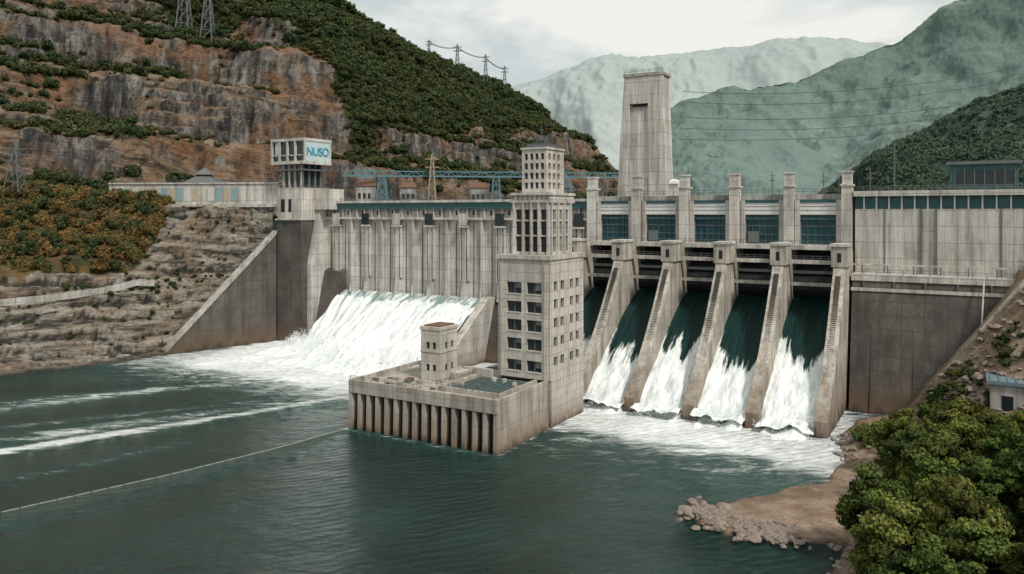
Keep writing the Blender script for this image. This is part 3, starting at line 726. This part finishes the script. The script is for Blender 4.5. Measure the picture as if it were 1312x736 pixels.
G[...,2]=Z+(terrace(Z,6.5,.35,.8,off*1.0)-Z)*am*rocky*.95*m2
n=normals(G)
D=am*(3.6*fbm(X*.09,Y*.09,Z*.05,5)+2.2*(.5-np.abs(fbm(X*.06,Y*.06,Z*.012,3))*2.)+1.2*fbm(X*.35,Y*.35,Z*.35,3))*(.35+.65*rocky)
G=G+n*D[...,None];n2=normals(G)
X,Y,Z=G[...,0],G[...,1],G[...,2]
steep=ss(.72,.45,n2[...,2])
veg=(1-rocky)*.95+.52*ss(.72,.88,n2[...,2])*ss(.15,.55,.5+fbm(X*.03,Y*.03,0,3))+.11
veg=np.where(tt>7,1.,veg)
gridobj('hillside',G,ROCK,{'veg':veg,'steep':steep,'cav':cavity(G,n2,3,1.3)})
Gh=G.reshape(-1,3)
iv=np.where((veg>.6)&(tt<7.3)&(tt>1.2));sel=rng.choice(len(iv[0]),16000);pts=G[iv[0][sel],iv[1][sel]]+rng.normal(size=(16000,3))*np.array([1,1,.2])
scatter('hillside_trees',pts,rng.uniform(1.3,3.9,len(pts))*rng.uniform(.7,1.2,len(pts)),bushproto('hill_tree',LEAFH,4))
iv=np.where((veg<.7)&(veg>.3)&(tt<7)&(tt>1.));sel=rng.choice(len(iv[0]),4500);pts=G[iv[0][sel],iv[1][sel]]
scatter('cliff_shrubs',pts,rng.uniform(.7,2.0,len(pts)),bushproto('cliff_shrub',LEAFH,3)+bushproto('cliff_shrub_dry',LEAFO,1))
def mountain(name,ridge,foot,mat,amp,nu=260,nv=140,back=900,canopy=0,gul=1.5):
    st=[]
    for r_,f_ in zip(ridge,foot):
        r_=np.array(r_,float);f_=np.array(f_,float);row=[f_]
        for t,h in ((.3,.22),(.65,.6),(1,1)):
            p=f_+(r_-f_)*t;p[2]=f_[2]+(r_[2]-f_[2])*h;row.append(p)
        b=r_+np.array([r_[0]*.2,back,0]);b[2]=30;row.append(b);st.append(row)
    G=loft(st,nu,nv,21);n=normals(G);X,Y,Z=G[...,0],G[...,1],G[...,2]
    f=1/(amp*6.)
    t=np.linspace(0,4,nv)[None,:]+0*X
    rd=1-2*np.abs(fbm(X*f,Y*f*.6,Z*f*.15,5,.5))
    D=amp*(rd-.4)*gul*ss(0,.6,t)*(1-.7*ss(2.5,3,t))+amp*.25*fbm(X*f*4,Y*f*3,Z*f*1.,4,.45)
    G=G+n*D[...,None]
    if canopy: G=G+n*(canopy*fbm(X*.07,Y*.07,Z*.07,3,.6))[...,None]
    gridobj(name,G,mat);return G,t
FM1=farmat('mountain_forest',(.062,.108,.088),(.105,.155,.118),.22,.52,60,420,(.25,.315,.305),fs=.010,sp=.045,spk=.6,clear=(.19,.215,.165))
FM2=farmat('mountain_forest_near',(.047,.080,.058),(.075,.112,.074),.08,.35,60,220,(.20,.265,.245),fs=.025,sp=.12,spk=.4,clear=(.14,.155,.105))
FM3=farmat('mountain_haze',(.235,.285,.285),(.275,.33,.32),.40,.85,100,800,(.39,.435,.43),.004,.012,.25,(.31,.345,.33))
R1=[(250,1650,170),(330,1600,250),(420,1560,300),(530,1500,310),(640,1480,345),(760,1450,400),(880,1400,455),(1050,1350,560),(1300,1300,640)]
F1=[(180,1100,46),(220,950,46),(270,850,46),(320,800,46),(380,760,46),(440,740,46),(520,720,46),(640,700,46),(800,650,46)]
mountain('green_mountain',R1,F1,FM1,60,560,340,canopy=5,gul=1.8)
R2=[(300,780,50),(340,780,88),(400,760,130),(470,740,165),(540,720,205),(640,680,250),(800,620,300)]
F2=[(250,640,44),(250,560,44),(260,480,44),(270,400,48),(280,330,52),(300,250,56),(330,150,56)]
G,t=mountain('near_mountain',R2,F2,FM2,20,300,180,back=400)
iv=np.where((t<3.2)&(t>.1));sel=rng.choice(len(iv[0]),12000);pts=G[iv[0][sel],iv[1][sel]]-np.array([0,0,1.5])
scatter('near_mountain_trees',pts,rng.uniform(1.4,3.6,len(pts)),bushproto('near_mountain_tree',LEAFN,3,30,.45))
R3=[(-600,3300,300),(-200,3200,420),(0,3100,530),(150,3050,570),(380,3000,650),(520,3000,625),(700,3000,660),(950,3000,690),(1250,3000,715),(1450,3000,690),(1800,3000,640),(2400,3000,700)]
F3=[(x*.75,2200,46) for x,y,z in R3]
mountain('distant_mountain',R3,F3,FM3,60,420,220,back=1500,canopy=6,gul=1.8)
# right bank terrain
xs=[20,30,38,44,50,58,66,72,81,102,112];ys=[20,60,85,108,118,134,154,172,186,196,230]
nu,nv=300,300
X,Y=np.meshgrid(np.linspace(15,420,nu)**1.0,np.linspace(-40,240,nv),indexing='ij')
X=15+ (X-15)**1.35/(405**.35)
xsY=np.interp(Y,ys,xs);dd=X-xsY-3*fbm(X*.05,Y*.08,0,3)
u=(X-OX)*CO-(Y-OY)*SI;v=(X-OX)*SI+(Y-OY)*CO
k=.30+1.1*ss(-52,-16,v)
z=np.maximum(.2*dd+.2,(u-59)*k*ss(0,12,dd));z=np.where(dd<0,dd*.6,z)
z=np.minimum(z,54+.15*(X-100).clip(0))
z=z+ss(0,8,dd)*(1.9*fbm(X*.09,Y*.09,1.,5)+1.1*np.abs(fbm(X*.3,Y*.3,1.,4)))
z=np.maximum(z,-6)
veg=ss(-45,-62,v)*ss(3,10,dd)*.9+.2*ss(60,66,u)
gridobj('right_bank_terrain',np.stack([X,Y,z],-1),SOIL,{'veg':veg})
def rbz(x,y):
    i=np.argmin(np.abs(X[:,0]-x));j=np.argmin(np.abs(Y[0]-y));return z[i,j]
mb=MB()
pr=[(60.5,1.5),(66,9.5),(74,20.5),(84,34.5),(92,45)]
for (ua,za),(ub,zb) in zip(pr[:-1],pr[1:]):
    mb.hexa([(ua,-20.6,za-6),(ub,-20.6,zb-6),(ub,-18.2,zb-6),(ua,-18.2,za-6),(ua,-20.6,za),(ub,-20.6,zb),(ub,-18.2,zb),(ua,-18.2,za)],0)
    mb.hexa([(ua,-21.3,za-6),(ub,-21.3,zb-6),(ub,-20.61,zb-6),(ua,-20.61,za-6),(ua,-21.3,za+.9),(ub,-21.3,zb+.9),(ub,-20.61,zb+.9),(ua,-20.61,za+.9)],1)
mb.obj('abutment_ramp',[C_mid,C_pier])
def boulder(name,mat):
    bm=bmesh.new();bmesh.ops.create_icosphere(bm,subdivisions=2,radius=1)
    s=rng.uniform(0,100)
    for vv_ in bm.verts:
        c=vv_.co;k=1+.6*float(vn(c.x*1.1+s,c.y*1.1,c.z*1.1));vv_.co=Vector((c.x*k*1.2,c.y*k,c.z*k*.7))
    me=bpy.data.meshes.new(name);bm.to_mesh(me);bm.free();me.materials.append(mat);return bpy.data.objects.new(name,me)
RK=plain('boulder_stone',(.29,.235,.195),.9,0,.65,1.2)
pts=[]
for i in range(420):
    t=random.random();x=30+13*t+random.gauss(0,1.6);y=126-6.5*t+random.gauss(0,2.2)+ (3 if t<.3 else 0)
    pts.append((x,y,.2+random.random()*.5))
for i in range(1500):
    uu=random.uniform(60,98);vv_=random.uniform(-60,-21.5);x,y=P(uu,vv_);pts.append((x,y,rbz(x,y)+.05))
for i in range(200):
    y=random.uniform(100,175);x=np.interp(y,ys,xs)+random.gauss(1.5,1.5);pts.append((x,y,max(.1,rbz(x,y))))
scatter('shore_boulders',np.array(pts),rng.uniform(.2,.95,len(pts))*rng.uniform(.4,1.2,len(pts)),[boulder('boulder',RK) for _ in range(5)])
pts=[]
for i in range(260):
    uu=random.uniform(64,98);vv_=random.uniform(-62,-26);x,y=P(uu,vv_);pts.append((x,y,rbz(x,y)))
scatter('abutment_shrubs',np.array(pts),rng.uniform(.4,1.4,len(pts)),bushproto('abutment_shrub',LEAFH,3))
poly=[(30,125),(37,133.5),(48,139),(58,144),(64,153),(70,158),(76,150),(66,134),(58,117),(53,115),(46,117.5),(40,119.5),(34,120)]
pc=np.array(poly,float)
gx,gy=np.meshgrid(np.linspace(26,80,150),np.linspace(110,162,150),indexing='ij')
def sdist(px,py,pc):
    inside=np.zeros(px.shape,bool);dm=np.full(px.shape,1e9);n_=len(pc)
    for i in range(n_):
        a=pc[i];b=pc[(i+1)%n_];ab=b-a
        t=np.clip(((px-a[0])*ab[0]+(py-a[1])*ab[1])/(ab@ab),0,1)
        dm=np.minimum(dm,np.hypot(px-a[0]-t*ab[0],py-a[1]-t*ab[1]))
        c=((a[1]>py)!=(b[1]>py))&(px<(b[0]-a[0])*(py-a[1])/(b[1]-a[1]+1e-9)+a[0]);inside^=c
    return np.where(inside,dm,-dm)
sd=sdist(gx+1.6*fbm(gx*.2,gy*.2,0,4),gy+1.6*fbm(gx*.2,gy*.2,5.,4),pc)
pz=-1.5+2.1*ss(-1.2,.8,sd)+.3*fbm(gx*.3,gy*.3,2.,5)+.4*ss(2,8,sd)
gridobj('mud_peninsula',np.stack([gx,gy,pz],-1),SOIL,{'veg':np.zeros_like(pz)})
mb=MB()
mb.box(77,97,-42,-32,4,15.2,0);mb.box(76.4,97.6,-42.6,-31.4,15.2,15.9,1);mb.box(79,81,-42.06,-42,10,13,2);mb.box(84,86,-42.06,-42,10,13,2);mb.box(76.94,77,-40,-38,10,13,2)
for x in np.arange(77,97,1.5): mb.box(x,x+.15,-42.5,-31.5,15.9,16.1,1)
mb.obj('riverside_shed',[C_mid,plain('blue_grey_roof',(.16,.22,.25),.5),GLASS])
# trees right
metrees=[]
for t in range(5):
    lob=[];nl=26
    for i in range(nl):
        r=3.9*math.sqrt((i+.5)/nl);a=i*2.4+rng.uniform(-.4,.4);h=8.8-.22*r*r+rng.uniform(-1.1,.8)
        s_=rng.uniform(.75,1.45);lob.append((r*math.cos(a),r*math.sin(a),h,s_,s_*rng.uniform(.5,.8)))
    for i in range(8):
        a=rng.uniform(0,6.28);lob.append((3.3*math.cos(a),3.3*math.sin(a),rng.uniform(3.4,5.2),rng.uniform(.9,1.4),.9))
    random.shuffle(lob)
    metrees.append(leafmesh('broadleaf_tree',lob,230,.40,LEAF,trunk=6.5,tv=.8))
placed=[]
for i in range(2500):
    y=random.uniform(58,156);x0=np.interp(y,ys,xs);x=x0+random.uniform(6.5,64)
    if y>124 and x<x0+10: continue
    if any((x-a)**2+(y-b)**2<36 for a,b in placed): continue
    vv_=(x-OX)*SI+(y-OY)*CO
    if vv_>-62: continue
    placed.append((x,y));o=bpy.data.objects.new('broadleaf_tree',random.choice(metrees));scene.collection.objects.link(o)
    s_=random.uniform(.75,1.4);o.scale=(s_,s_,s_*random.uniform(.8,1.15));o.rotation_euler=(random.uniform(-.08,.08),random.uniform(-.08,.08),random.uniform(0,6.28));o.location=(x,y,rbz(x,y)-.6)
pts=[]
for i in range(600):
    y=random.uniform(70,175);x=np.interp(y,ys,xs)+random.uniform(3.5,26)
    if y>110 and y<160 and x<np.interp(y,ys,xs)+6: continue
    pts.append((x,y,rbz(x,y)))
scatter('bank_bushes',np.array(pts),rng.uniform(.6,1.9,len(pts)),bushproto('bank_bush',LEAF,3))
# ============================================================ WATER
X,Y=np.meshgrid(np.linspace(-330,150,620),np.linspace(-60,330,500),indexing='ij')
u=(X-OX)*CO-(Y-OY)*SI;v=(X-OX)*SI+(Y-OY)*CO
nz=fbm(X*.06,Y*.06,0,4)
f=ss(-36,-28,u+4*nz)*ss(62,47,u+(v+44)*.25)*ss(-88+16*nz,-50,v)*1.15
f2=ss(-180,-142,u+12*nz)*ss(-56,-66,u)*ss(-88+16*nz,-42,v)*1.28
f3=.70*ss(-225,-155,u)*ss(-58,-76,u)*ss(-106+18*nz,-52,v)
foam=np.maximum(np.maximum(f,f2),f3)
foam=np.maximum(foam,.46*ss(-112,-62,v)*ss(-32,0,u)*ss(78,50,u))
def streak(pl,w,a):
    global foam
    d=np.full(X.shape,1e9);pl=np.array(pl,float)
    X_=X+3*fbm(X*.03,Y*.03,7.,3);Y_=Y+3*fbm(X*.03,Y*.03,17.,3)
    for i in range(len(pl)-1):
        p,q=pl[i],pl[i+1];ab=q-p;t=np.clip(((X_-p[0])*ab[0]+(Y_-p[1])*ab[1])/(ab@ab),0,1);d=np.minimum(d,np.hypot(X_-p[0]-t*ab[0],Y_-p[1]-t*ab[1]))
    foam=np.maximum(foam,a*np.exp(-(d/w)**2)*(.9+.3*nz))
streak([(-150,141),(-130,150),(-107,163),(-82.6,181),(-64,197),(-44,212)],3.2,.88)
streak([(-118,166),(-90,184),(-66,201),(-46,216)],6.,.56)
streak([(-150,165),(-110,185),(-80,200),(-55,213)],3.,.46)
streak([(-160,190),(-120,212),(-85,225)],3.5,.48)
streak([(-130,200),(-95,222),(-70,236)],6.,.56)
streak([(-120,128),(-90,150),(-70,170)],3.,.38)
streak([(-100,110),(-70,135),(-50,158)],2.5,.30)
streak([(-60,150),(-40,165),(-38,178)],2.5,.28)
streak([(5,150),(20,158),(35,150)],4,.34)
dp=np.maximum(np.maximum(-51-u,u+10),np.maximum(-92-v,v+60));foam=np.maximum(foam,.5*np.exp(-np.abs(dp)/1.6))
zf=foam*.35*fbm(X*.4,Y*.4,3.,4)
gridobj('river_water',np.stack([X,Y,zf],-1),WATER,{'foam':foam})
mb=MB()
pp=[(-130,92),(-110,112),(-85,130),(-65,148.8),(-50,165),(-37.5,181)]
for a,b in zip(pp[:-1],pp[1:]):
    n_=10
    for i in range(n_):
        p=(a[0]+(b[0]-a[0])*i/n_,a[1]+(b[1]-a[1])*i/n_,.02);q=(a[0]+(b[0]-a[0])*(i+.92)/n_,a[1]+(b[1]-a[1])*(i+.92)/n_,.02);mb.beam(p,q,.16,0)
mb.obj('floating_boom',[plain('boom_float',(.38,.39,.37),.7)],dam=False)
mb=MB();mb.box(-2500,4000,18,5500,40,46.5,0)
rw=M('reservoir_water_mat');rw.P('Base Color',(.02,.06,.055));rw.P('Roughness',.1)
mb.obj('reservoir_water',[rw.m])
mb=MB();mb.v=[(-9000,-9000,-7),(9000,-9000,-7),(9000,9000,-7),(-9000,9000,-7)];mb.f=[(0,1,2,3)];mb.m=[0]
mb.obj('ground',[plain('ground_soil',(.12,.13,.07),.95,0,.4,.01)],dam=False)
# ============================================================ STEEL BRIDGE + pylons + wires
mb=MB()
A=Vector((-75,345,66));B=Vector((55,385,67));n_=34
for i in range(n_):
    p=A.lerp(B,i/n_);q=A.lerp(B,(i+1)/n_);up=Vector((0,0,2.2))
    mb.beam(p,q,.7);mb.beam(p+up,q+up,.5);mb.beam(p,p+up,.3);mb.beam(p if i%2 else p+up,q+up if i%2 else q,.3)
for t in (.13,.52,.78):
    p=A.lerp(B,t)
    for sx in (-1,1):
        for sy in (-1,1): mb.beam((p.x+sx*3,p.y+sy*3,48),(p.x+sx*1.2,p.y+sy*1.2,66),.5)
    for k in range(4):
        z0=48+4.4*k;r0=3-.45*k;r1=3-.45*(k+1)
        for sy in (-1,1):
            mb.beam((p.x-r0,p.y+sy*r0,z0),(p.x+r1,p.y+sy*r1,z0+4.4),.3);mb.beam((p.x+r0,p.y+sy*r0,z0),(p.x-r1,p.y+sy*r1,z0+4.4),.3)
mb.obj('steel_pipe_bridge',[STEELB],dam=False)
pylon('lattice_pylon',-196,308,58,16,6,STEEL,3,th=.3)
def hillz(px,Yd):
    d=(Gh[:,0]-px)**2+(Gh[:,1]-Yd)**2;return Gh[np.argmin(d)][2]
tops=[]
for x,y,h,w,t_ in ((-191,455,40,8,.55),(-176,452,34,7,.5),(-42,600,22,4,.5),(-21,622,24,4,.5),(-6,640,22,4,.5),(-62,582,16,3,.4)):
    zz=hillz(x,y)-2;pylon('lattice_pylon',x,y,zz,h,w,STEEL,3 if h>26 else 2,th=t_);tops.append((x,y,zz+h*.9))
pylon('lattice_pylon',-36,352,50,26,4,plain('tan_steel',(.35,.28,.2),.6),2,th=.4)
mb=MB()
mb.box(-141,-131,342,350,52,63,0);mb.fru((-143.5,-128.5,340,352),63,(-138,-134,344.5,347.5),66.5,1);mb.fru((-140,-132,343,349),66.5,(-136.5,-135.5,345.5,346.5),69.5,1)
mb.box(-139,-137,341.9,342,56,60,2);mb.box(-135,-133,341.9,342,56,60,2)
mb.obj('hillside_pavilion',[C_mid,STEEL,GLASS],dam=False)
for (x,y,w) in ((-70,350,9),(-52,362,7),(-20,372,8),(18,384,9),(-104,345,8)):
    mb=MB()
    mb.box(x,x+w,y,y+6,48,60+w*.2,0);mb.fru((x-.6,x+w+.6,y-.6,y+6.6),60+w*.2,(x+.5,x+w-.5,y+2.6,y+3.4),62.5+w*.2,1)
    for i in range(3): mb.box(x+1+i*2.2,x+2.2+i*2.2,y-.06,y,56,58.5,2)
    mb.obj('service_shed',[C_mid,RUST,GLASS],dam=False)
allw=MB()
W_=[((96,440,118),(420,520,170),14),((96,440,112),(420,520,162),14),((96,444,104),(430,520,152),14),((96,446,98),(430,520,146),14),((96,450,92),(430,520,136),12)]
for o_ in (-1.5,1.5):
    W_+=[((tops[2][0],tops[2][1]+o_,tops[2][2]),(tops[3][0],tops[3][1]+o_,tops[3][2]),2),((tops[3][0],tops[3][1]+o_,tops[3][2]),(tops[4][0],tops[4][1]+o_,tops[4][2]),2),
         ((tops[5][0],tops[5][1]+o_,tops[5][2]),(tops[2][0],tops[2][1]+o_,tops[2][2]),2),
         ((tops[0][0],tops[0][1]+o_,tops[0][2]),(-420,420,300),10)]
for (p,q,sag) in W_:
    pr=None
    for i in range(31):
        t=i/30;c=Vector(p).lerp(Vector(q),t);c.z-=sag*4*t*(1-t)
        if pr is not None: allw.beam(pr,c,.28)
        pr=c
allw.obj('power_lines',[plain('wire_dark',(.05,.055,.055),.6)],dam=False)
# ============================================================ LIGHT / WORLD / CAMERA
wd=bpy.data.worlds.new('World');scene.world=wd;wd.use_nodes=True;nt=wd.node_tree;nt.nodes.clear()
N=nt.nodes.new;Lk=nt.links.new
SUN=Vector((.42,-.60,.85)).normalized()
el=math.asin(SUN.z);az=math.atan2(SUN.x,SUN.y)
sky=N('ShaderNodeTexSky');sky.sky_type='NISHITA';sky.sun_disc=False;sky.sun_elevation=el;sky.sun_rotation=az;sky.dust_density=3
b1=N('ShaderNodeBackground');b1.inputs[1].default_value=.12;Lk(sky.outputs[0],b1.inputs[0])
tc=N('ShaderNodeTexCoord');mp=N('ShaderNodeMapping');mp.inputs['Scale'].default_value=(1,1,2.8);mp.inputs['Location'].default_value=(.35,.2,.1);Lk(tc.outputs['Generated'],mp.inputs[0])
no=N('ShaderNodeTexNoise');no.inputs['Scale'].default_value=2.6;no.inputs['Detail'].default_value=9;no.inputs['Roughness'].default_value=.55;no.inputs['Distortion'].default_value=.3;Lk(mp.outputs[0],no.inputs['Vector'])
cr=N('ShaderNodeValToRGB');cr.color_ramp.elements[0].position=.44;cr.color_ramp.elements[0].color=(.62,.68,.67,1);cr.color_ramp.elements[1].position=.56;cr.color_ramp.elements[1].color=(.95,.94,.88,1)
Lk(no.outputs[0],cr.inputs[0])
b2=N('ShaderNodeBackground');Lk(cr.outputs[0],b2.inputs[0]);b2.inputs[1].default_value=1.0
ms=N('ShaderNodeMixShader');ms.inputs[0].default_value=.9;Lk(b1.outputs[0],ms.inputs[1]);Lk(b2.outputs[0],ms.inputs[2])
wo=N('ShaderNodeOutputWorld');Lk(ms.outputs[0],wo.inputs[0])
sl=bpy.data.lights.new('sun','SUN');sl.energy=3.0;sl.angle=math.radians(7);sl.color=(1,.945,.865)
so=bpy.data.objects.new('sun',sl);scene.collection.objects.link(so);so.rotation_euler=SUN.to_track_quat('Z','Y').to_euler()
cam=bpy.data.cameras.new('camera');cam.sensor_width=36;cam.lens=36*1000/1312;cam.shift_y=-96/1312;cam.clip_end=20000;cam.clip_start=1
co=bpy.data.objects.new('camera',cam);scene.collection.objects.link(co);co.location=(0,0,50);co.rotation_euler=(math.pi/2,0,0);scene.camera=co
scene.view_settings.view_transform='Standard';scene.view_settings.look='None';scene.view_settings.exposure=0
